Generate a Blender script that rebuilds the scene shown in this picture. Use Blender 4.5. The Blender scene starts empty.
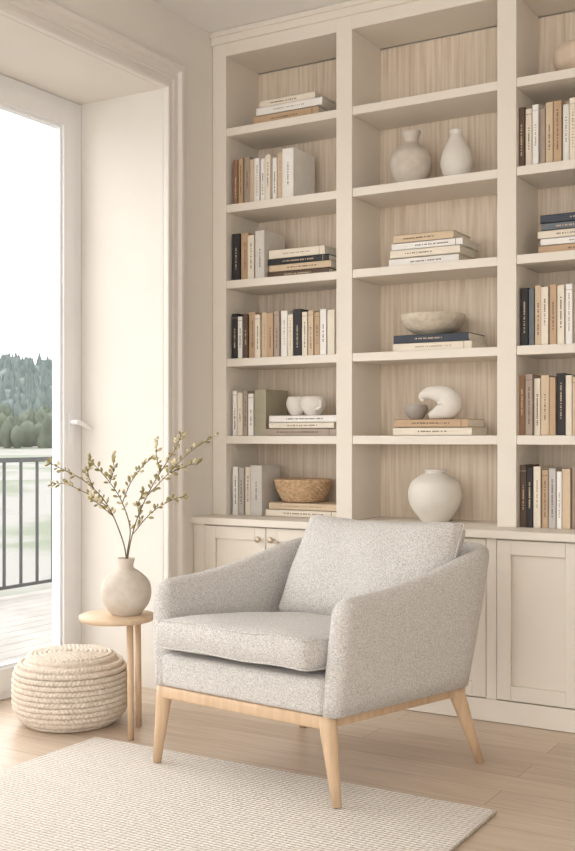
import bpy, bmesh, math, random
from mathutils import Vector, Matrix, noise
random.seed(7)
scene = bpy.context.scene
F=1083.0; HC=1.08; HY=438.0
CX,CY=2.83,-4.39
V=(-0.5105,0.8599); R=(0.8599,0.5105)

def lin(c):
    c=c/255.0
    return c/12.92 if c<=0.04045 else ((c+0.055)/1.055)**2.4
def rgb(r,g,b): return (lin(r),lin(g),lin(b),1.0)
def XatY(px,dist):
    u=(px-287.5)/F
    return CX+dist*(V[0]+R[0]*u)/(V[1]+R[1]*u)
def pixd(px,py,d):
    lat=(px-287.5)/F*d
    return Vector((CX+V[0]*d+R[0]*lat, CY+V[1]*d+R[1]*lat, HC-(py-HY)*d/F))
def ground(px,py): return pixd(px,py,HC*F/(py-HY))

# ---------------- materials ----------------
def newmat(name):
    m=bpy.data.materials.new(name); m.use_nodes=True
    nt=m.node_tree; b=nt.nodes['Principled BSDF']
    return m,nt,b
def ramp(nt,fac,c1,c2,p1=0.3,p2=0.7):
    r=nt.nodes.new('ShaderNodeValToRGB')
    r.color_ramp.elements[0].position=p1; r.color_ramp.elements[0].color=c1
    r.color_ramp.elements[1].position=p2; r.color_ramp.elements[1].color=c2
    nt.links.new(fac,r.inputs[0]); return r
def coords(nt,scale=(1,1,1)):
    tc=nt.nodes.new('ShaderNodeTexCoord'); mp=nt.nodes.new('ShaderNodeMapping')
    mp.inputs['Scale'].default_value=scale
    nt.links.new(tc.outputs['Object'],mp.inputs[0]); return mp.outputs[0]
def noisemat(name,c1,c2,scale=5,stretch=(1,1,1),rough=0.6,bump=0.0,bscale=None,bdist=0.002,detail=4,p1=.3,p2=.7):
    m,nt,b=newmat(name)
    co=coords(nt,stretch)
    n=nt.nodes.new('ShaderNodeTexNoise'); n.inputs['Scale'].default_value=scale; n.inputs['Detail'].default_value=detail
    nt.links.new(co,n.inputs['Vector'])
    r=ramp(nt,n.outputs['Fac'],c1,c2,p1,p2)
    nt.links.new(r.outputs[0],b.inputs['Base Color'])
    b.inputs['Roughness'].default_value=rough
    if bump>0:
        n2=nt.nodes.new('ShaderNodeTexNoise'); n2.inputs['Scale'].default_value=bscale or scale; n2.inputs['Detail'].default_value=3
        nt.links.new(co,n2.inputs['Vector'])
        bp=nt.nodes.new('ShaderNodeBump'); bp.inputs['Strength'].default_value=bump; bp.inputs['Distance'].default_value=bdist
        nt.links.new(n2.outputs['Fac'],bp.inputs['Height']); nt.links.new(bp.outputs[0],b.inputs['Normal'])
    return m
M={}
M['wall']=noisemat('wall_paint',rgb(230,224,216),rgb(234,228,220),3,rough=0.85,bump=0.1,bscale=120)
M['ceil']=noisemat('ceiling_paint',rgb(241,238,235),rgb(244,241,238),3,rough=0.9)
M['paint']=noisemat('bookcase_paint',rgb(231,223,211),rgb(234,226,214),4,rough=0.55)
M['trim']=noisemat('trim_paint',rgb(232,226,219),rgb(235,229,222),4,rough=0.5)
M['white']=noisemat('window_frame_white',rgb(236,236,236),rgb(240,240,240),4,rough=0.4)
M['panelwood']=noisemat('birch_panel',rgb(208,189,166),rgb(234,218,199),3.4,stretch=(24,24,0.9),rough=0.6,detail=7,p1=.3,p2=.64)
M['oak']=noisemat('oak_wood',rgb(203,172,138),rgb(221,192,160),4,stretch=(14,14,1.2),rough=0.45,detail=6)
M['oaktop']=noisemat('oak_top',rgb(208,180,148),rgb(224,198,168),4,stretch=(2,18,4),rough=0.45,detail=6)
def fabric():
    m,nt,b=newmat('grey_boucle_fabric')
    co=coords(nt)
    n=nt.nodes.new('ShaderNodeTexNoise'); n.inputs['Scale'].default_value=250; n.inputs['Detail'].default_value=3; n.inputs['Roughness'].default_value=.6
    nt.links.new(co,n.inputs['Vector'])
    r=ramp(nt,n.outputs['Fac'],rgb(172,168,164),rgb(225,221,216),0.33,0.62)
    nt.links.new(r.outputs[0],b.inputs['Base Color'])
    b.inputs['Roughness'].default_value=0.95
    b.inputs['Sheen Weight'].default_value=0.12
    bp=nt.nodes.new('ShaderNodeBump'); bp.inputs['Strength'].default_value=0.55; bp.inputs['Distance'].default_value=0.003
    nt.links.new(n.outputs['Fac'],bp.inputs['Height']); nt.links.new(bp.outputs[0],b.inputs['Normal'])
    return m
M['fabric']=fabric()
def floorm():
    m,nt,b=newmat('oak_plank_floor')
    co=coords(nt)
    br=nt.nodes.new('ShaderNodeTexBrick'); br.inputs['Scale'].default_value=1.0
    br.inputs['Brick Width'].default_value=1.7; br.inputs['Row Height'].default_value=0.15
    br.inputs['Mortar Size'].default_value=0.0014; br.inputs['Mortar Smooth'].default_value=0.2
    br.inputs['Color1'].default_value=rgb(200,180,159); br.inputs['Color2'].default_value=rgb(213,194,174)
    br.inputs['Mortar'].default_value=rgb(160,138,118); br.offset=0.37
    nt.links.new(co,br.inputs['Vector'])
    co2=coords(nt,(1.2,16,1))
    n=nt.nodes.new('ShaderNodeTexNoise'); n.inputs['Scale'].default_value=3; n.inputs['Detail'].default_value=6
    nt.links.new(co2,n.inputs['Vector'])
    r=ramp(nt,n.outputs['Fac'],(0.84,0.83,0.82,1),(1.05,1.05,1.05,1),0.3,0.7)
    mx=nt.nodes.new('ShaderNodeMix'); mx.data_type='RGBA'; mx.blend_type='MULTIPLY'; mx.inputs[0].default_value=1
    nt.links.new(br.outputs['Color'],mx.inputs[6]); nt.links.new(r.outputs[0],mx.inputs[7])
    nt.links.new(mx.outputs[2],b.inputs['Base Color']); b.inputs['Roughness'].default_value=0.38
    bp=nt.nodes.new('ShaderNodeBump'); bp.inputs['Strength'].default_value=0.15; bp.inputs['Distance'].default_value=0.002
    nt.links.new(n.outputs['Fac'],bp.inputs['Height']); nt.links.new(bp.outputs[0],b.inputs['Normal'])
    return m
M['floor']=floorm()
def rugm():
    m,nt,b=newmat('ribbed_wool_rug')
    co=coords(nt)
    wv=nt.nodes.new('ShaderNodeTexWave'); wv.wave_type='BANDS'; wv.bands_direction='Y'; wv.inputs['Scale'].default_value=21
    wv.inputs['Distortion'].default_value=2.2; wv.inputs['Detail'].default_value=2; wv.inputs['Detail Scale'].default_value=4.0
    nt.links.new(co,wv.inputs['Vector'])
    wx=nt.nodes.new('ShaderNodeTexWave'); wx.wave_type='BANDS'; wx.bands_direction='X'; wx.inputs['Scale'].default_value=16
    wx.inputs['Distortion'].default_value=3.5; wx.inputs['Detail'].default_value=2; wx.inputs['Detail Scale'].default_value=5
    nt.links.new(co,wx.inputs['Vector'])
    ad=nt.nodes.new('ShaderNodeMath'); ad.operation='MULTIPLY_ADD'; ad.inputs[1].default_value=.36
    nt.links.new(wx.outputs['Fac'],ad.inputs[0])
    m2=nt.nodes.new('ShaderNodeMath'); m2.operation='MULTIPLY'; m2.inputs[1].default_value=.64
    nt.links.new(wv.outputs['Fac'],m2.inputs[0]); nt.links.new(m2.outputs[0],ad.inputs[2])
    r=ramp(nt,ad.outputs[0],rgb(207,198,188),rgb(238,231,223),0.12,0.68)
    nt.links.new(r.outputs[0],b.inputs['Base Color']); b.inputs['Roughness'].default_value=1
    bp=nt.nodes.new('ShaderNodeBump'); bp.inputs['Strength'].default_value=0.7; bp.inputs['Distance'].default_value=0.006
    nt.links.new(ad.outputs[0],bp.inputs['Height']); nt.links.new(bp.outputs[0],b.inputs['Normal'])
    return m
M['rug']=rugm()
M['rope']=noisemat('cotton_rope',rgb(212,199,184),rgb(233,221,207),60,rough=0.95)
M['ceram']=noisemat('stone_ceramic',rgb(200,189,176),rgb(215,205,193),25,rough=0.85,bump=0.3,bscale=90)
M['ceramw']=noisemat('matte_white_ceramic',rgb(226,219,209),rgb(233,227,218),10,rough=0.7,bump=0.1,bscale=60)
M['ceramt']=noisemat('speckled_travertine',rgb(198,184,164),rgb(220,208,190),45,rough=0.75,bump=0.3,bscale=70)
M['ceramg']=noisemat('grey_ceramic',rgb(172,164,155),rgb(184,176,167),20,rough=0.8)
M['ceramp']=noisemat('sand_ceramic',rgb(210,188,166),rgb(223,203,183),20,rough=0.8)
M['wicker']=noisemat('wicker',rgb(184,150,114),rgb(224,194,158),60,rough=0.85)
M['brass']=noisemat('brushed_knob',rgb(196,180,160),rgb(205,190,170),10,rough=0.35); M['brass'].node_tree.nodes['Principled BSDF'].inputs['Metallic'].default_value=0.7
M['iron']=noisemat('black_iron',rgb(44,46,48),rgb(54,56,58),10,rough=0.5)
M['deck']=noisemat('pale_deck',rgb(142,138,133),rgb(160,156,151),4,stretch=(1,1,1),rough=0.8)
M['twig']=noisemat('twig_bark',rgb(96,84,58),rgb(122,108,76),30,rough=0.8)
M['bud']=noisemat('olive_bud',rgb(140,130,82),rgb(178,166,116),40,rough=0.7)
M['budc']=noisemat('pale_bud',rgb(206,192,150),rgb(222,210,176),40,rough=0.7)
M['tree']=noisemat('tree_foliage',rgb(72,81,70),rgb(98,107,90),0.45,rough=1)  # foliage green lightened, distance haze is mixed into the base colour
M['hill']=noisemat('forested_hill',rgb(90,103,103),rgb(108,120,117),0.16,rough=1,detail=10,p1=.4,p2=.6)  # pale low-contrast blue-green: aerial haze painted into the hill colour
def terr():
    m,nt,b=newmat('field_ground'); co=coords(nt,(1,1,1))
    n=nt.nodes.new('ShaderNodeTexNoise'); n.inputs['Scale'].default_value=0.10; n.inputs['Detail'].default_value=7
    nt.links.new(co,n.inputs['Vector'])
    r=ramp(nt,n.outputs['Fac'],rgb(108,116,98),rgb(136,135,131),0.42,0.52)
    nt.links.new(r.outputs[0],b.inputs['Base Color']); b.inputs['Roughness'].default_value=1
    return m
M['terrain']=terr()
m,nt,b=newmat('window_glass')
nt.nodes.remove(b)
tr=nt.nodes.new('ShaderNodeBsdfTransparent'); gl=nt.nodes.new('ShaderNodeBsdfGlossy'); gl.inputs['Roughness'].default_value=0.02
mxs=nt.nodes.new('ShaderNodeMixShader'); mxs.inputs[0].default_value=0.04
nt.links.new(tr.outputs[0],mxs.inputs[1]); nt.links.new(gl.outputs[0],mxs.inputs[2])
nt.links.new(mxs.outputs[0],nt.nodes['Material Output'].inputs[0]); M['glass']=m
M['page']=noisemat('book_pages',rgb(232,224,208),rgb(238,231,217),80,rough=0.9)
BK={'black':(42,40,42),'navy':(56,62,74),'tan':(190,160,128),'sand':(210,187,157),'cream':(230,219,201),'white':(236,232,226),
    'grey':(190,184,178),'brown':(146,110,82),'dbrown':(94,74,60),'taupe':(170,153,138),'olive':(164,156,134),'lgrey':(212,207,200),'red':(150,74,60),'slate':(104,110,116)}
for k,c in BK.items():
    M['b_'+k]=noisemat('book_cover_'+k,rgb(*c),rgb(*[min(255,x+8) for x in c]),20,rough=0.6)

# ---------------- mesh builder ----------------
class MB:
    def __init__(s): s.v=[];s.f=[];s.m=[];s.sm=[];s.mats=[]
    def mi(s,k):
        if k not in s.mats: s.mats.append(k)
        return s.mats.index(k)
    def add(s,vs,fs,k,smooth=False):
        o=len(s.v); s.v+= [tuple(p) for p in vs]; i=s.mi(k)
        for f in fs: s.f.append([a+o for a in f]); s.m.append(i); s.sm.append(smooth)
    def box(s,x0,x1,y0,y1,z0,z1,k):
        vs=[(x,y,z) for x in(x0,x1) for y in(y0,y1) for z in(z0,z1)]
        s.add(vs,[(0,1,3,2),(4,6,7,5),(0,4,5,1),(2,3,7,6),(0,2,6,4),(1,5,7,3)],k)
    def rbox(s,x0,x1,y0,y1,z0,z1,k,r=0.01,seg=3,T=None):
        bm=bmesh.new(); bmesh.ops.create_cube(bm,size=1)
        for v in bm.verts: v.co=Vector(((x0+x1)/2+v.co.x*(x1-x0),(y0+y1)/2+v.co.y*(y1-y0),(z0+z1)/2+v.co.z*(z1-z0)))
        bmesh.ops.bevel(bm,geom=bm.edges[:],offset=r,segments=seg,profile=0.5,affect='EDGES')
        vs=[v.co.copy() for v in bm.verts]
        if T: vs=[T(p) for p in vs]
        bm.verts.index_update()
        s.add(vs,[[v.index for v in f.verts] for f in bm.faces],k,True); bm.free()
    def lathe(s,prof,c,k,seg=40,sx=1,sy=1,fn=None):
        vs=[];fs=[];n=len(prof)
        for i in range(seg):
            a=2*math.pi*i/seg
            for (r,z) in prof:
                p=Vector((r*math.cos(a)*sx,r*math.sin(a)*sy,z))
                if fn: p=fn(p,a)
                vs.append((c[0]+p.x,c[1]+p.y,c[2]+p.z))
        for i in range(seg):
            j=(i+1)%seg
            for q in range(n-1): fs.append((i*n+q,j*n+q,j*n+q+1,i*n+q+1))
        s.add(vs,fs,k,True)
    def tube(s,pts,rad,k,seg=8,closed=False,cap=True):
        pts=[Vector(p) for p in pts]; n=len(pts)
        if not hasattr(rad,'__len__'): rad=[rad]*n
        vs=[];fs=[];up=None
        for i in range(n):
            if closed: t=pts[(i+1)%n]-pts[i-1]
            else: t=pts[min(i+1,n-1)]-pts[max(i-1,0)]
            t.normalize()
            if up is None:
                up=Vector((0,0,1)) if abs(t.z)<0.9 else Vector((1,0,0))
            a=up-t*up.dot(t); a.normalize(); b=t.cross(a); up=a
            for j in range(seg):
                th=2*math.pi*j/seg
                vs.append(pts[i]+(a*math.cos(th)+b*math.sin(th))*rad[i])
        for i in range(n if closed else n-1):
            i2=(i+1)%n
            for j in range(seg):
                j2=(j+1)%seg; fs.append((i*seg+j,i*seg+j2,i2*seg+j2,i2*seg+j))
        if cap and not closed:
            fs.append(list(range(seg))[::-1]); fs.append([(n-1)*seg+j for j in range(seg)])
        s.add(vs,fs,k,True)
    def ell(s,c,ax,k,dirv=None,u=8,w=6):
        c=Vector(c); vs=[];fs=[]
        q=Vector((0,0,1)).rotation_difference(Vector(dirv).normalized()) if dirv is not None else None
        for i in range(w+1):
            ph=math.pi*i/w
            for j in range(u):
                th=2*math.pi*j/u
                p=Vector((ax[0]*math.sin(ph)*math.cos(th),ax[1]*math.sin(ph)*math.sin(th),ax[2]*math.cos(ph)))
                if q: p=q@p
                vs.append(c+p)
        for i in range(w):
            for j in range(u):
                j2=(j+1)%u; fs.append((i*u+j,(i+1)*u+j,(i+1)*u+j2,i*u+j2))
        s.add(vs,fs,k,True)
    def obj(s,name,parent=None,bevel=0,sub=0,origin=None):
        me=bpy.data.meshes.new(name)
        o=Vector(origin) if origin is not None else Vector((0,0,0))
        me.from_pydata([tuple(Vector(p)-o) for p in s.v],[],s.f); 
        for k in s.mats: me.materials.append(M[k])
        for i,p in enumerate(me.polygons): p.material_index=s.m[i]; p.use_smooth=s.sm[i]
        me.validate(); me.update()
        bm=bmesh.new(); bm.from_mesh(me); bmesh.ops.recalc_face_normals(bm,faces=bm.faces); bm.to_mesh(me); bm.free()
        ob=bpy.data.objects.new(name,me); scene.collection.objects.link(ob); ob.location=o
        if parent: ob.parent=parent
        if bevel:
            bv=ob.modifiers.new('bevel','BEVEL'); bv.width=bevel; bv.segments=2; bv.limit_method='ANGLE'
        if sub:
            sb=ob.modifiers.new('sub','SUBSURF'); sb.levels=sub; sb.render_levels=sub
        return ob
def empty(name,loc=(0,0,0)):
    e=bpy.data.objects.new(name,None); e.empty_display_size=0.1; scene.collection.objects.link(e); e.location=loc; return e

CEIL=2.93; XR=5.2; YB=-6.6
# ---------------- room ----------------
mb=MB(); mb.box(-0.6,XR,YB,0.12,-0.12,0.0,'floor'); mb.obj('floor')
mb=MB(); mb.box(-0.6,XR,YB,0.12,CEIL,CEIL+0.12,'ceil'); mb.obj('ceiling')
mb=MB(); mb.box(-0.6,XR,0.0,0.12,0.0,CEIL,'wall'); mb.obj('wall_back')
mb=MB(); mb.box(XR,XR+0.12,YB,0.12,0.0,CEIL,'wall'); mb.obj('wall_right')
OY1=-0.669; OY0=-3.6; OZ=2.58; WX=-0.45
mb=MB(); mb.box(-0.6,0,OY1,0.0,0,CEIL,'wall'); mb.obj('wall_left')
mb=MB(); mb.box(-0.6,0,YB,OY0,0,CEIL,'wall'); mb.obj('wall_left_front')
mb=MB(); mb.box(-0.6,0,OY0,OY1,OZ,CEIL,'wall'); mb.obj('wall_left_header')
mb=MB()
prof=[(0,.0005),(0,.024),(.004,.028),(.018,.028),(.022,.022),(.024,.016),(.042,.016),(.046,.021),(.052,.023),(.058,.021),(.062,.016),(.084,.017),(.09,.026),(.095,.031),(.112,.031),(.118,.028),(.12,.022),(.12,.0005)]
g=.0015
rings=[]
for corner in range(4):
    r_=[]
    for (o_,t) in prof:
        o_+=g
        if corner==0: r_.append((t,OY1+o_,0.001))
        elif corner==1: r_.append((t,OY1+o_,OZ+o_))
        elif corner==2: r_.append((t,OY0-o_,OZ+o_))
        else: r_.append((t,OY0-o_,0.001))
    rings.append(r_)
n_=len(prof); vs=[p for r_ in rings for p in r_]; fs=[]
for i in range(3):
    for j in range(n_):
        j2=(j+1)%n_; fs.append((i*n_+j,i*n_+j2,(i+1)*n_+j2,(i+1)*n_+j))
mb.add(vs,fs,'trim'); mb.obj('trim_1')
mb=MB(); mb.box(0.0005,0.015,OY1+0.123,-0.475,0.001,0.10,'trim'); mb.box(0.0005,0.015,YB,OY0-0.123,0.001,0.10,'trim'); mb.obj('baseboard_left',bevel=0.003)
# glazed door
mb=MB()
x0,x1=WX-0.07,WX
G=.002
A=OY1-G; B=OY0+G; ZT=OZ-G; fz=2.54
mb.box(x0-.01,x1-0.008,A-0.05,A,0.002,ZT,'white'); mb.box(x0-.01,x1-0.008,B,B+0.05,0.002,ZT,'white')
mb.box(x0-.01,x1-0.008,B+.05,A-.05,fz,ZT,'white'); mb.box(x0-.01,x1-0.008,B+.05,A-.05,0.002,0.035,'white')
W0=1.25; a0=A-.052
edges=[a0,a0-W0,a0-W0*1.65,B+0.052]
for i in range(3):
    a=edges[i]-.001; b_=edges[i+1]+.001
    s=0.068; zb=.037; zt=fz-.002
    mb.box(x0,x1,a-s,a,zb,zt,'white'); mb.box(x0,x1,b_,b_+s,zb,zt,'white')
    mb.box(x0,x1,b_+s,a-s,zb,0.13,'white'); mb.box(x0,x1,b_+s,a-s,zt-0.078,zt,'white')
    mb.box(x0+.02,x1-.012,a-s-.012,a-s,0.13,zt-.078,'white'); mb.box(x0+.02,x1-.012,b_+s,b_+s+.012,0.13,zt-.078,'white')
    mb.box(x0+.02,x1-.012,b_+s+.012,a-s-.012,0.13,.142,'white'); mb.box(x0+.02,x1-.012,b_+s+.012,a-s-.012,zt-.09,zt-.078,'white')
    mb.box(x0+0.033,x0+0.037,b_+s+.012,a-s-.012,0.142,zt-0.09,'glass')
yh=A-0.052-0.03
mb.box(x1,x1+0.008,yh-0.014,yh+0.014,1.05,1.19,'white')
mb.tube([(x1+.005,yh,1.15),(x1+0.045,yh,1.15),(x1+.05,yh+.01,1.148),(x1+.05,yh+.09,1.115)],0.011,'white')
mb.obj('door_1',bevel=0.002)

# ---------------- bookcase ----------------
FR=-0.30; CF=-0.45; CT=0.73
SH=[1.09,1.44,1.795,2.14,2.487]
bays=[(0.077,0.644),(0.72,1.362),(1.44,2.082),(2.16,2.80)]
XE=2.877
bc=empty('built_in_bookcase',(1.4,-0.15,0))
def bobj(mb,name,**k):
    o=mb.obj(name,**k); o.parent=bc; o.matrix_parent_inverse=Matrix.Translation(-Vector(bc.location)); return o
mb=MB(); mb.box(0.002,XE,-0.022,-0.002,CT,CEIL-0.12,'panelwood'); bobj(mb,'back_panel')
mb=MB()
ups=[(0.002,0.077),(0.644,0.72),(1.362,1.44),(2.082,2.16),(2.80,XE)]
for a,b_ in ups: mb.box(a,b_,FR,-0.022,CT,CEIL-0.002,'paint')
for (a,b_) in bays: mb.box(a,b_,FR,-0.022,2.815,CEIL-0.002,'paint')
mb.box(0.002,XE,FR-0.012,FR+0.001,2.872,CEIL-0.002,'paint')
mb.box(0.002,XE,FR-0.022,FR+0.001,2.905,CEIL-0.002,'paint')
bobj(mb,'uprights',bevel=0.002)
mb=MB()
for z in SH:
    for (a,b_) in bays: mb.box(a+.0005,b_-.0005,FR+0.003,-0.022,z-0.036,z,'paint')
bobj(mb,'shelves',bevel=0.002)
mb=MB()
mb.box(0.002,XE+.01,CF-0.022,-0.002,CT-0.03,CT,'paint')
mb.box(0.002,XE,CF+0.02,-0.002,0.002,CT-0.03,'paint')
mb.box(0.002,XE,CF-0.006,CF+0.02,0.002,0.085,'paint')
for a,b_ in ((0.002,0.064),(0.702,0.727),(1.373,1.413),(2.057,2.10),(2.80,XE)): mb.box(a,b_,CF,CF+0.02,0.085,CT-0.03,'paint')
bobj(mb,'cabinet_body',bevel=0.002)
mb=MB()
def door(a,b_,knob):
    a+=.002;b_-=.002; z0,z1=0.089,CT-0.036; s=0.055; y=CF-0.001
    mb.box(a,a+s,y,y+.02,z0,z1,'paint'); mb.box(b_-s,b_,y,y+.02,z0,z1,'paint')
    mb.box(a+s,b_-s,y,y+.02,z0,z0+s,'paint'); mb.box(a+s,b_-s,y,y+.02,z1-s,z1,'paint')
    mb.box(a+s,b_-s,y+.012,y+.02,z0+s,z1-s,'paint')
for a,b_ in ((0.064,0.383),(0.383,0.702),(0.727,1.05),(1.05,1.373),(1.413,1.735),(1.735,2.057),(2.10,2.45),(2.45,2.80)): door(a,b_,0)
bobj(mb,'cabinet_doors',bevel=0.0025)
mb=MB()
for x in (0.383,1.05,2.45):
    for sx in (-0.032,0.032):
        zz=CT-0.085
        mb.tube([(x+sx,CF-.001,zz),(x+sx,CF-.008,zz),(x+sx,CF-.012,zz),(x+sx,CF-.02,zz),(x+sx,CF-.024,zz)],[.006,.005,.012,.0135,.008],'brass',seg=16)
bobj(mb,'knobs')

# ---------------- books ----------------
def book(mb,x,y,z,t,h,w,col,mode,title=True):
    def bx(t0,t1,w0,w1,h0,h1,k):
        if mode=='v': mb.box(x+t0,x+t1,y+w0,y+w1,z+h0,z+h1,k)
        else: mb.box(x+h0,x+h1,y+w0,y+w1,z+t0,z+t1,k)
    k='b_'+col; c=min(0.0025,t*.15)
    bx(0,c,0,w,0,h,k); bx(t-c,t,0,w,0,h,k); bx(0,t,0,c,0,h,k)
    bx(c,t-c,c,w-.004,.003,h-.003,'page')
    if title and t>0.012 and random.random()<.9:
        dk='b_dbrown' if col in ('white','cream','sand','lgrey','tan','grey','taupe','olive') else 'b_sand'
        if random.random()<.35 and col in('white','cream','sand','lgrey'): dk='b_taupe'
        a=h*random.uniform(.15,.35); end=h*random.uniform(.6,.85); tw=min(.003,t*.12)
        while a<end:
            L=random.uniform(.0025,.006)
            bx(t*.5-tw,t*.5+tw,-.0004,.001,a,a+L,dk); a+=L+random.choice((.0016,.0016,.006))
        if random.random()<.3: bx(.001,t-.001,-.0004,.001,h*.9,h*.908,dk)
def row(z,dist,items,name='book_row',hk=1.0):
    mb=MB(); first=None
    for (p0,p1,hp,col) in items:
        x0=XatY(p0,dist)+.0004; x1=XatY(p1,dist)-.0006
        k=dist/(V[1]+R[1]*((p0-287.5)/F))/F
        w=random.uniform(.15,.19); y=CY+dist+random.uniform(-.006,.01)
        if first is None: first=x0
        book(mb,x0,y,z,x1-x0,hp*k,w,col,'v')
    return mb.obj(name,origin=(first,CY+dist,z),bevel=.0008)
def seq(p0,spec):
    out=[];p=p0
    for (w,h,c) in spec: out.append((p,p+w,h,c)); p+=w
    return out
def stack(z,dist,items,depth=.2,name='book_stack'):
    mb=MB(); zz=z; ox=None
    for (p0,p1,tp,col) in items:
        x0=XatY(p0,dist); x1=XatY(p1,dist)
        k=dist/(V[1]+R[1]*((p0-287.5)/F))/F
        book(mb,x0,CY+dist+random.uniform(0,.01),zz,tp*k,x1-x0,depth*random.uniform(.93,1),col,'h'); zz+=tp*k+.0002
        if ox is None: ox=x0
    mb.obj(name,origin=(ox,CY+dist,z),bevel=.0008)
    return zz
e=.0006
Dv=4.12
stack(2.487+e,Dv,[(253,318,9,'tan'),(256,322,8,'white'),(259,314,7,'cream')])
row(2.14+e,Dv,seq(233,[(5,45,'brown'),(5,46,'tan'),(6,47,'taupe'),(5,44,'sand'),(6,44,'white'),(5,43,'white'),(6,46,'cream'),(5,43,'white'),(6,47,'sand'),(12,50,'white')]))
row(1.795+e,Dv,seq(232,[(8,47,'black'),(8,47,'tan'),(7,44,'cream'),(10,48,'lgrey')]))
stack(1.795+e,Dv+.012,[(266,328,6,'dbrown'),(268,330,7,'sand'),(267,328,6,'black'),(268,324,9,'cream')])
row(1.44+e,Dv,seq(232,[(6,45,'black'),(5,42,'white'),(5,44,'dbrown'),(7,46,'tan'),(6,43,'cream'),(6,45,'sand'),(7,44,'tan'),(6,46,'taupe'),(7,46,'white'),(6,42,'cream'),(8,47,'black'),(6,44,'cream'),(6,45,'sand'),(6,43,'tan'),(7,46,'white'),(8,45,'cream')]))
row(1.09+e,Dv,seq(232,[(5,45,'white'),(6,43,'cream'),(5,45,'taupe'),(6,42,'white'),(12,46,'olive')]))
zt5=stack(1.09+e,Dv,[(266,336,7,'taupe'),(268,333,6,'cream'),(268,336,7,'white')])
row(CT+e,Dv,seq(232,[(6,48,'white'),(6,47,'grey'),(6,48,'cream'),(12,50,'lgrey')]))
zt6=stack(CT+e,Dv,[(265,338,7,'cream'),(268,337,7,'sand')],depth=.24)
stack(1.795+e,Dv,[(388,458,8,'white'),(390,460,8,'cream'),(391,462,7,'white'),(393,453,8,'sand')])
zt4=stack(1.44+e,Dv,[(392,471,8,'cream'),(393,468,8,'navy')],depth=.20)
ztE=stack(1.09+e,Dv,[(392,471,8,'cream'),(394,468,8,'tan')],depth=.20)
row(2.14+e,Dv,seq(518,[(7,60,'dbrown'),(7,58,'cream'),(7,61,'white'),(6,57,'taupe'),(8,62,'sand'),(9,62,'tan'),(7,58,'white'),(8,63,'cream'),(8,60,'brown'),(8,60,'white'),(8,60,'sand')]))
stack(1.795+e,Dv,[(538,640,8,'tan'),(540,640,7,'white'),(537,640,8,'cream'),(541,640,7,'slate'),(540,636,8,'navy')])
row(1.44+e,Dv,seq(520,[(8,58,'black'),(6,57,'slate'),(7,60,'sand'),(8,58,'cream'),(8,60,'tan'),(8,59,'cream'),(8,60,'white'),(7,58,'taupe'),(8,60,'tan'),(8,58,'white')]))
row(1.09+e,Dv,seq(518,[(7,60,'brown'),(8,61,'taupe'),(7,57,'cream'),(9,60,'sand'),(7,58,'tan'),(9,62,'black'),(7,60,'cream'),(8,58,'sand'),(8,60,'white')]))
row(CT+e,Dv,seq(519,[(7,62,'dbrown'),(7,60,'black'),(8,61,'cream'),(7,58,'tan'),(8,60,'grey'),(6,57,'white'),(9,60,'sand'),(9,62,'taupe'),(8,60,'dbrown'),(8,60,'white')]))
for z in (1.09,1.795,2.14):
    mb=MB(); x=2.17
    for i in range(14):
        t=random.uniform(.022,.036); book(mb,x,-.27,z+e,t-.0006,random.uniform(.2,.24),.17,random.choice(['cream','tan','white','taupe','black','sand']),'v'); x+=t
    mb.obj('book_row',origin=(2.17,-.27,z),bevel=.0006)

# ---------------- shelf decor ----------------
def deco(px,dist=4.22): 
    return XatY(px,dist),CY+dist
def smoothprof(pts,n=6):
    out=[]
    P=[pts[0]]+list(pts)+[pts[-1]]
    for i in range(1,len(P)-2):
        p0,p1,p2,p3=P[i-1],P[i],P[i+1],P[i+2]
        for j in range(n):
            t=j/n
            f=lambda a,b,c,d:0.5*((2*b)+(-a+c)*t+(2*a-5*b+4*c-d)*t*t+(-a+3*b-3*c+d)*t**3)
            out.append((max(0,f(p0[0],p1[0],p2[0],p3[0])),f(p0[1],p1[1],p2[1],p3[1])))
    out.append(pts[-1]); return out
def lobj(name,prof,px,z,mat,dist=4.22,seg=48,sx=1,sy=1,fn=None):
    x,y=deco(px,dist); mb=MB(); mb.lathe(smoothprof(prof),(0,0,0),mat,seg,sx,sy,fn)
    o=mb.obj(name); o.location=(x,y,z+.001); return o
lobj('ceramic_vase',[(0,0),(.045,0),(.052,.006),(.078,.05),(.089,.1),(.08,.145),(.05,.172),(.034,.187),(.031,.2),(.04,.232),(.037,.236),(.027,.2),(.028,.185),(.03,.17),(.01,.15),(0,.148)],411,2.14+e,'ceram')
lobj('teardrop_vase',[(0,0),(.04,0),(.046,.006),(.062,.045),(.068,.08),(.058,.125),(.036,.17),(.024,.195),(.026,.213),(.022,.216),(.014,.2),(.012,.18),(0,.17)],457,2.14+e,'ceramw',
     fn=lambda p,a:Vector((p.x-0.05*max(0,p.z-.12),p.y,p.z)))
lobj('stone_bowl',[(0,0),(.055,0),(.062,.004),(.105,.025),(.132,.06),(.136,.082),(.13,.087),(.122,.078),(.1,.045),(.05,.022),(0,.018)],433,zt4+e,'ceramt')
lobj('round_vase',[(0,0),(.05,0),(.06,.005),(.1,.06),(.112,.11),(.1,.16),(.062,.192),(.04,.203),(.044,.213),(.04,.216),(.03,.205),(.04,.19),(.06,.17),(0,.16)],435,CT+e,'ceramw')
lobj('terracotta_bowl',[(0,0),(.04,0),(.06,.004),(.1,.04),(.11,.08),(.1,.112),(.09,.115),(.095,.08),(.08,.04),(0,.02)],582,2.487+e,'ceramp')
mb=MB()
pr=smoothprof([(0,0),(.022,0),(.028,.003),(.045,.03),(.05,.055),(.044,.078),(.036,.084),(.034,.078),(.04,.055),(.034,.03),(0,.018)])
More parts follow.
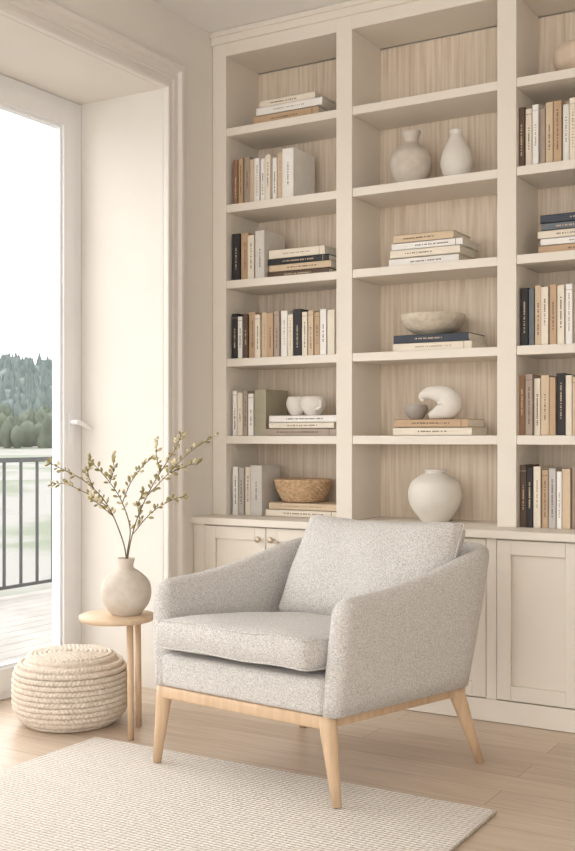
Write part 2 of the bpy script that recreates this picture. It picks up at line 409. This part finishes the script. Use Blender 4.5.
mb.lathe(pr,(-.043,0,0),'ceramw',36,.92,1); mb.lathe(pr,(.043,0.0,0),'ceramw',36,1.18,1.15)
mb.tube([(.075,-.02,.065),(.098,-.03,.06),(.1,-.035,.035),(.07,-.035,.02)],.008,'ceramw')
o=mb.obj('twin_ceramic_cups'); x,y=deco(305,4.2); o.location=(x,y,zt5+e)
mb=MB()
kp=[(-.080,0,.086,.012),(-.076,.0,.098,.020),(-.047,0,.110,.027),(-.010,0,.108,.035),(.025,0,.094,.045),(.042,0,.070,.053),(.038,0,.050,.051),(.018,0,.038,.040),(-.010,0,.027,.027),(-.034,0,.019,.018)]
S=[];Rr=[]
Q=[kp[0]]+kp+[kp[-1]]
for i in range(1,len(Q)-2):
    for j in range(6):
        t=j/6; c=[0.5*((2*Q[i][q])+(-Q[i-1][q]+Q[i+1][q])*t+(2*Q[i-1][q]-5*Q[i][q]+4*Q[i+1][q]-Q[i+2][q])*t*t+(-Q[i-1][q]+3*Q[i][q]-3*Q[i+1][q]+Q[i+2][q])*t**3) for q in range(4)]
        S.append(c[:3]); Rr.append(c[3])
S.append(kp[-1][:3]); Rr.append(kp[-1][3])
mb.tube(S,Rr,'ceramw',seg=28)
mb.ell(kp[0][:3],(.0125,.0125,.0125),'ceramw',u=20,w=14); mb.ell(kp[-1][:3],(.018,.018,.018),'ceramw',u=16,w=10)
mn=min(p[2] for p in mb.v); mb.v=[(p[0],p[1]*.85,p[2]-mn) for p in mb.v]
o=mb.obj('abstract_sculpture'); x,y=deco(440,4.19); o.location=(x,y,ztE+e)
lobj('small_grey_bowl',[(0,0),(.02,0),(.03,.005),(.05,.04),(.046,.06),(.04,.06),(.04,.04),(0,.02)],416,ztE+e,'ceramg',dist=4.26)
mb=MB(); nr=11
for r_ in range(nr):
    t=r_/(nr-1); rr=.088+.034*math.sin(t*1.5); z=.006+t*.088
    pts=[]
    for i in range(96):
        a=2*math.pi*i/96; q=rr+.003*math.cos(24*a+(math.pi if r_%2 else 0)); pts.append((q*math.cos(a),q*math.sin(a),z))
    mb.tube(pts,.0052 if r_<nr-1 else .0075,'wicker',seg=6,closed=True)
for i in range(48):
    a=2*math.pi*i/48; mb.tube([((.088+.034*math.sin(t*1.5))*math.cos(a),(.088+.034*math.sin(t*1.5))*math.sin(a),.004+t*.09) for t in (0,.33,.66,1)],.003,'wicker',seg=5)
mb.lathe([(0,.002),(.09,.002),(.09,.008),(0,.008)],(0,0,0),'wicker',32)
o=mb.obj('wicker_basket'); x,y=deco(303,4.225); o.location=(x,y,zt6+e+.001)

# ---------------- rug ----------------
mb=MB()
nx,ny=74,90; X0,X1,Y0,Y1=.262,1.755,-3.25,-1.41
vs=[];fs=[]
def rugpt(i,j):
    x=X0+(X1-X0)*i/nx; y=Y1+(Y0-Y1)*j/ny
    if i in(0,nx): x+=random.uniform(-.003,.003)
    if j in(0,ny): y+=random.uniform(-.003,.003)
    return x,y
for j in range(ny+1):
    for i in range(nx+1):
        x,y=rugpt(i,j); vs.append((x,y,.011+.0012*noise.noise(Vector((x*4,y*4,0)))))
for j in range(ny):
    for i in range(nx): a=j*(nx+1)+i; fs.append((a,a+1,a+nx+2,a+nx+1))
mb.add(vs,fs,'rug',True)
mb.tube([(X0,Y1,.006),(X1,Y1,.006),(X1,Y0,.006),(X0,Y0,.006)],.0055,'rug',seg=8,closed=True)
mb.obj('area_rug')

# ---------------- armchair ----------------
CC=Vector((1.078,-1.248,0))
AA,BA=math.radians(-7),math.radians(73)
av=Vector((math.cos(AA),math.sin(AA),0)); bv_=Vector((math.cos(BA),math.sin(BA),0))
def T(p): return av*p[0]+bv_*p[1]+Vector((0,0,p[2]))
def invT(P):
    r_=Vector((P[0]-CC.x,P[1]-CC.y)); det=av.x*bv_.y-av.y*bv_.x
    return ((bv_.y*r_.x-bv_.x*r_.y)/det,(av.x*r_.y-av.y*r_.x)/det)
ch=empty('armchair',CC)
def chobj(mb,name,**k):
    mb.v=[tuple(T(p)) for p in mb.v]; o=mb.obj(name,**k); o.parent=ch; return o
ZB=.264
XS=.341; YF=-.345; YBK=.330
def path():
    P=[]
    xs=XS; yf=YF; yb=YBK; r=.10
    L=[0,.004,.01,.018,.028,.04,.055,.075,.11,.16,.22,.28,.34,.40,.46,yb-r-yf]
    for l in L: P.append((-xs,yf+l,-1,0,l))
    for i in range(1,9):
        a=math.pi-(math.pi/2)*i/9
        P.append((-xs+r+r*math.cos(a),yb-r+r*math.sin(a),math.cos(a),math.sin(a),1))
    for i in range(0,11):
        x=-xs+r+(2*xs-2*r)*i/10; P.append((x,yb,0,1,1))
    M_=[(-p[0],p[1],-p[2],p[3],p[4]) for p in P[:24]][::-1]
    return P+M_
pp=path(); ring=[];HT=.031
for (x,y,nx_,ny_,l) in pp:
    t=max(0,min(1,(y-YF)/(YBK-YF)))
    zt=.610+.112*t**2.1
    if ny_>.99: zt+=.012*math.cos(x/.24*1.5)
    ht=HT
    if l<.03: ht=HT*max(.12,math.sqrt(max(0,1-(1-l/.03)**2)))
    if l<.06: zt-=.06*(1-math.sqrt(max(0,1-(1-l/.06)**2)))
    sec=[]
    H=zt-ZB; rt=ht
    nz=8
    for i in range(nz): sec.append((ht,(H-rt)*i/(nz-1)))
    for i in range(1,8):
        a=math.pi*i/8; sec.append((ht*math.cos(a),H-rt+rt*math.sin(a)))
    for i in range(nz): sec.append((-ht,(H-rt)*(1-i/(nz-1))))
    rr=[]
    for (o_,h) in sec:
        lean=(.085 if x<0 else .065)*(1-ny_**2)+.24*ny_**2
        off=o_+lean*h+ (.006*math.sin(math.pi*min(1,h/H)))*(1 if o_>0 else -.3)
        w=max(0,min(1,-y/.345))
        rr.append((x+nx_*off,y+ny_*off+.06*h*w**1.5,ZB+h))
    ring.append(rr)
mb=MB(); m_=len(ring[0]); vs=[p for r_ in ring for p in r_]; fs=[]
for i in range(len(ring)-1):
    for j in range(m_):
        j2=(j+1)%m_; fs.append((i*m_+j,i*m_+j2,(i+1)*m_+j2,(i+1)*m_+j))
fs.append(list(range(m_))); fs.append([(len(ring)-1)*m_+j for j in range(m_)][::-1])
mb.add(vs,fs,'fabric',True)
chobj(mb,'shell_arms_and_back')
mb=MB(); mb.rbox(-.324,.324,-.35,.29,ZB,.372,'fabric',.018,4); chobj(mb,'seat_deck')
def cushion(w,d,h,e=.7,kc=.2,p=4,bulge=.02,cuts=18):
    bm=bmesh.new(); bmesh.ops.create_cube(bm,size=2)
    bmesh.ops.subdivide_edges(bm,edges=bm.edges[:],cuts=cuts,use_grid_fill=True)
    for v in bm.verts:
        x,y,z=v.co
        prof=(max(0,1-abs(x)**p)**.5)*(max(0,1-abs(y)**p)**.5)
        X=x*math.sqrt(1-kc*y*y/2)*w; Y=y*math.sqrt(1-kc*x*x/2)*d
        Z=z*h*(e+(1-e)*prof)
        b=bulge*(1-z*z)
        if abs(x)>.999: X+=math.copysign(b,x)
        if abs(y)>.999: Y+=math.copysign(b,y)
        v.co=Vector((X,Y,Z))
    bm.verts.index_update()
    vs=[v.co.copy() for v in bm.verts]; fs=[[v.index for v in f.verts] for f in bm.faces]; bm.free()
    return vs,fs
def cseam(w,d,kc,z,n=40,inset=0):
    pts=[];sq=[]
    for i in range(n): sq.append((-1+2*i/n,-1))
    for i in range(n): sq.append((1,-1+2*i/n))
    for i in range(n): sq.append((1-2*i/n,1))
    for i in range(n): sq.append((-1,1-2*i/n))
    for x,y in sq: pts.append((x*math.sqrt(1-kc*y*y/2)*(w+inset),y*math.sqrt(1-kc*x*x/2)*(d+inset),z))
    return pts
mb=MB()
w,d,h=.304,.29,.062
vs,fs=cushion(w,d,h,e=.72,kc=.12,bulge=.014)
c0=Vector((-.004,-.095,.372+.055))
def wr(p,s=.006,f=6): return s*noise.noise(Vector(p)*f)
def ST(p): return (p[0]+c0.x,p[1]+c0.y,p[2]+c0.z+wr(p)-.07*p[1])
mb.add([ST(p) for p in vs],fs,'fabric',True)
for zz in (h*.70,-h*.70):
    mb.tube([ST(p) for p in cseam(w,d,.12,zz,inset=.002)],.0038,'fabric',seg=8,closed=True)
chobj(mb,'seat_cushion',sub=1)
mb=MB()
w,d,h=.300,.187,.096
vs,fs=cushion(w,d,h,e=.38,kc=.10,p=3,bulge=.012)
ang=math.radians(63)
def BT(p):
    x,y,z=p
    z2=z+ .012*noise.noise(Vector((x*6,y*6,3)))
    ny_=y*math.cos(ang)-z2*math.sin(ang); nz_=y*math.sin(ang)+z2*math.cos(ang)
    sag=-.014*(1-(x/.3)**2)*max(0,y/.19)
    return (x+.026, .222+ny_, .622+nz_+sag)
mb.add([BT(p) for p in vs],fs,'fabric',True)
mb.tube([BT(p) for p in cseam(w,d,.10,0,inset=.012)],.0036,'fabric',seg=8,closed=True)
chobj(mb,'back_cushion',sub=1)
mb=MB()
mb.rbox(-.345,.345,-.348,-.31,.226,ZB,'oak',.006,2)
mb.rbox(-.345,.345,.265,.30,.226,ZB,'oak',.006,2)
mb.rbox(-.335,-.302,-.31,.28,.226,ZB,'oak',.006,2); mb.rbox(.302,.335,-.31,.28,.226,ZB,'oak',.006,2)
chobj(mb,'wood_frame')
fFL=invT(ground(157,766)); fFR=invT(ground(337,812)); fBR=invT(ground(480,763))
fBL=(-fBR[0],fBR[1])
for i,(tx,ty,f_,fz0) in enumerate(((-.330,-.325,fFL,.0125),(.328,-.325,fFR,.0125),(-.322,.27,fBL,.001),(.322,.27,fBR,.001))):
    mb=MB(); t0=Vector((tx,ty,ZB-.002)); f0=Vector((f_[0],f_[1],fz0))
    mb.tube([t0,t0+(f0-t0)*.15,t0+(f0-t0)*.5,f0],[.025,.0245,.019,.0125],'oak',seg=20); chobj(mb,'leg_%d'%(i+1))

# ---------------- side table ----------------
tc=Vector((.279,-1.31,0)); TZ=.437
st=empty('side_table',tc)
mb=MB(); mb.lathe([(0,TZ-.022),(.128,TZ-.022),(.136,TZ-.018),(.139,TZ-.010),(.138,TZ-.003),(.134,TZ),(0,TZ)],(0,0,0),'oaktop',64); o=mb.obj('top'); o.parent=st
for i,(lx,ly) in enumerate(((.371,-1.345),(.280,-1.185),(.228,-1.170))):
    mb=MB(); a=Vector((lx,ly,0))-tc; mb.tube([(a.x*.93,a.y*.93,TZ-.022),(a.x,a.y,.001)],[.0125,.011],'oak',seg=16); o=mb.obj('leg_%d'%(i+1)); o.parent=st
vp=pixd(126,612,3.95); vp.z=TZ+.001
fv=empty('vase_with_branches',vp)
mb=MB(); mb.lathe(smoothprof([(0,0),(.045,0),(.055,.004),(.083,.04),(.092,.08),(.083,.122),(.05,.155),(.03,.168),(.027,.18),(.032,.2),(.029,.203),(.022,.18),(.024,.166),(.04,.145),(.0,.12)]),(0,0,0),'ceram',56); o=mb.obj('vase'); o.parent=fv
mb=MB()
br=[[(125,590,0),(126,556,0),(119,530,-.01),(106,503,-.03),(86,482,-.05),(64,470,-.06),(48,462,-.07)],
[(126,590,0),(127,556,0),(130,528,.02),(120,498,.03),(103,474,.04),(90,461,.05)],
[(127,590,0),(128,556,0),(136,522,-.02),(150,490,-.03),(165,465,-.03),(176,448,-.04),(181,434,-.04)],
[(147,496,-.03),(168,474,-.05),(190,452,-.08),(213,437,-.1)],
[(133,534,-.01),(150,514,.02),(168,502,.04),(184,496,.05)],
[(108,507,-.03),(88,494,.0),(66,484,.02),(54,484,.03)],
[(122,504,.03),(130,484,.05),(141,468,.06),(152,458,.07)],
[(113,516,-.02),(100,505,-.05),(92,500,-.07)],
[(160,473,-.03),(156,452,0),(158,440,.02)],
[(94,489,-.04),(88,474,-.06),(90,466,-.07)],
[(170,473,-.05),(186,466,-.03),(198,464,-.02)],
[(140,520,-.01),(138,505,-.03),(143,492,-.05)],
[(110,482,.03),(114,468,.01),(112,458,.0)]]
for bi,b_ in enumerate(br):
    P=[pixd(p[0],p[1],3.95+p[2])-vp for p in b_]
    S=[]
    Q=[P[0]]+P+[P[-1]]
    for i in range(1,len(Q)-2):
        for j in range(5):
            t=j/5; S.append(0.5*((2*Q[i])+(-Q[i-1]+Q[i+1])*t+(2*Q[i-1]-5*Q[i]+4*Q[i+1]-Q[i+2])*t*t+(-Q[i-1]+3*Q[i]-3*Q[i+1]+Q[i+2])*t**3))
    S.append(P[-1])
    n_=len(S); r0=.0028 if bi<3 else .0019
    mb.tube(S,[r0*(1-.6*i/n_) for i in range(n_)],'twig',seg=6)
    st0=int(n_*(.42 if bi<3 else .15))
    for i in range(st0,n_):
        for rep in range(2):
            if random.random()<.15: continue
            tdir=(S[min(i+1,n_-1)]-S[max(i-1,0)]).normalized()
            side=Vector((random.uniform(-1,1),random.uniform(-1,1),random.uniform(-.4,1))); side=(side-tdir*side.dot(tdir)).normalized()
            dv=(tdir*.8+side).normalized(); L=random.uniform(.006,.011)
            base=S[i]+tdir*random.uniform(-.008,.008); mb.tube([base,base+dv*L],.0009,'twig',seg=4)
            mb.ell(base+dv*(L*1.7),(L*.6,L*.45,L),random.choice(['bud','bud','budc']),dv)
o=mb.obj('branches'); o.parent=fv

# ---------------- pouf ----------------
mb=MB(); pr_=.220
def pprof(t):
    a=-.92+1.84*t
    return pr_-.05*(abs(a)**4)/(.92**4), .014+.238*t
L_=13
for l in range(L_):
    r_,z=pprof(l/(L_-1)); n_=84
    for i in range(n_):
        a=2*math.pi*(i+.5*(l%2))/n_
        c=((r_-.008)*math.cos(a),(r_-.008)*math.sin(a),z)
        tang=Vector((-math.sin(a),math.cos(a),.7 if l%2 else -.7))
        mb.ell(c,(.0092,.0092,.0135),'rope',tang,u=8,w=6)
k=0; rr=pprof(1)[0]-.022
while rr>.008:
    n_=max(5,int(2*math.pi*rr/.0165)); zz=.256+.012*(1-(rr/.2)**2)
    for i in range(n_):
        a=2*math.pi*(i+.5*(k%2))/n_
        q=.55 if k%2 else -.55
        tang=Vector((-math.sin(a)+q*math.cos(a),math.cos(a)+q*math.sin(a),0))
        mb.ell((rr*math.cos(a),rr*math.sin(a),zz),(.0095,.0095,.0135),'rope',tang,u=8,w=6)
    rr-=.0175; k+=1
core=[(0,.003)]+[(pprof(t/8)[0]-.012,.004+.25*t/8) for t in range(9)]+[(0,.262)]
mb.lathe(core,(0,0,0),'rope',48)
mnz=min(p[2] for p in mb.v)
o=mb.obj('knitted_pouf'); o.location=(.019,-1.268,.001-mnz)

# ---------------- outside ----------------
mb=MB(); DZ=-.10
x=-3.1
while x<-.73:
    mb.box(x,x+.134,-9,4.5,DZ-.03,DZ,'deck'); x+=.14
mb.obj('balcony_deck',bevel=.003)
mb=MB()
mb.box(-3.03,-2.98,-9,4.5,.90,.935,'iron'); mb.box(-3.015,-2.99,-9,4.5,-.03,-.005,'iron')
y=-9
i=0
while y<4.5:
    r_=.02 if i%12==0 else .0085
    mb.box(-3.003-r_,-3.003+r_,y-r_,y+r_,DZ if i%12==0 else -.02,.905,'iron'); y+=.17; i+=1
mb.obj('balcony_railing')
mb=MB(); vs=[];fs=[]
NA,NR=60,40
for i in range(NA+1):
    az=math.radians(70+170*i/NA)
    for j in range(NR+1):
        r_=6+ (360-6)*(j/NR)**2
        z=-4.5+4.3*min(1,(r_/200))+ .5*noise.noise(Vector((r_*math.cos(az)*.03,r_*math.sin(az)*.03,0)))
        vs.append((r_*math.cos(az)-2.5,r_*math.sin(az),z))
for i in range(NA):
    for j in range(NR): a=i*(NR+1)+j; fs.append((a,a+1,a+NR+2,a+NR+1))
mb.add(vs,fs,'terrain',True); mb.obj('field')
mb=MB()
for i in range(2200):
    az=math.radians(random.uniform(100,185)); r_=random.uniform(180,340)
    H=random.uniform(3.5,8)*(r_/210); rw=H*random.uniform(.2,.34)
    c=Vector((r_*math.cos(az),r_*math.sin(az),-.6))
    if random.random()<.65: prof=[(rw*.6,0),(rw*.85,H*.2),(rw*.6,H*.38),(rw*.65,H*.42),(rw*.35,H*.6),(rw*.4,H*.65),(rw*.08,H*.93),(0,H)]
    else: prof=[(rw*.5,0),(rw*.9,H*.25),(rw,H*.5),(rw*.8,H*.75),(rw*.45,H*.92),(0,H)]
    s_=random.uniform(0,9)
    mb.lathe(prof,c,'tree',8,fn=lambda p,a:Vector((p.x*(1+.25*math.sin(3*a+s_+p.z)),p.y*(1+.25*math.cos(2*a+s_+p.z)),p.z)))
mb.obj('tree_line')
def hillz(az,j):
    hh=32+ 14*noise.noise(Vector((az*3.2,0,1)))+3*noise.noise(Vector((az*60,j*.7,1)))
    return -2+(hh+6)*math.sin(min(1,j/12.0)*math.pi/2)**1.2
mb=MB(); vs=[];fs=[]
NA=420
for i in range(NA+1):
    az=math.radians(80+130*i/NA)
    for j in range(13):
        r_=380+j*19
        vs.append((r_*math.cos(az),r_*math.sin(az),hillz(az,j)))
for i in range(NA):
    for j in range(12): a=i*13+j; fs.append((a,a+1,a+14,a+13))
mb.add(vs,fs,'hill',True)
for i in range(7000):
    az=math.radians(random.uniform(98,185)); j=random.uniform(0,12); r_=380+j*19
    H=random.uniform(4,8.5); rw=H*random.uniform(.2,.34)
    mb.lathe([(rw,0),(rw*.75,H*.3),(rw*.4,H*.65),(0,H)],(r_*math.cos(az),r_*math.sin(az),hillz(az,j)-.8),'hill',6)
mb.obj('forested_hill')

# ---------------- world & lights ----------------
w=bpy.data.worlds.new('overcast_sky'); scene.world=w; w.use_nodes=True
nt=w.node_tree; bg=nt.nodes['Background']; bg.inputs[0].default_value=(1.0,.994,.98,1)
tc_=nt.nodes.new('ShaderNodeTexCoord'); sp=nt.nodes.new('ShaderNodeSeparateXYZ'); nt.links.new(tc_.outputs['Generated'],sp.inputs[0])
mr=nt.nodes.new('ShaderNodeMapRange'); mr.inputs['From Min'].default_value=-.9; mr.inputs['From Max'].default_value=.1
mr.inputs['To Min'].default_value=4.6; mr.inputs['To Max'].default_value=2.75
nt.links.new(sp.outputs['X'],mr.inputs['Value']); nt.links.new(mr.outputs[0],bg.inputs[1])
# ---------------- camera ----------------
cam=bpy.data.cameras.new('camera'); co=bpy.data.objects.new('camera',cam); scene.collection.objects.link(co)
co.location=(CX,CY,HC); co.rotation_euler=(math.radians(90),0,math.atan2(.5105,.8599))
cam.sensor_fit='HORIZONTAL'; cam.sensor_width=36; cam.lens=36*F/575; cam.shift_y=12.5/575; cam.clip_end=2000; cam.clip_start=.05
scene.camera=co
scene.view_settings.view_transform='Standard'
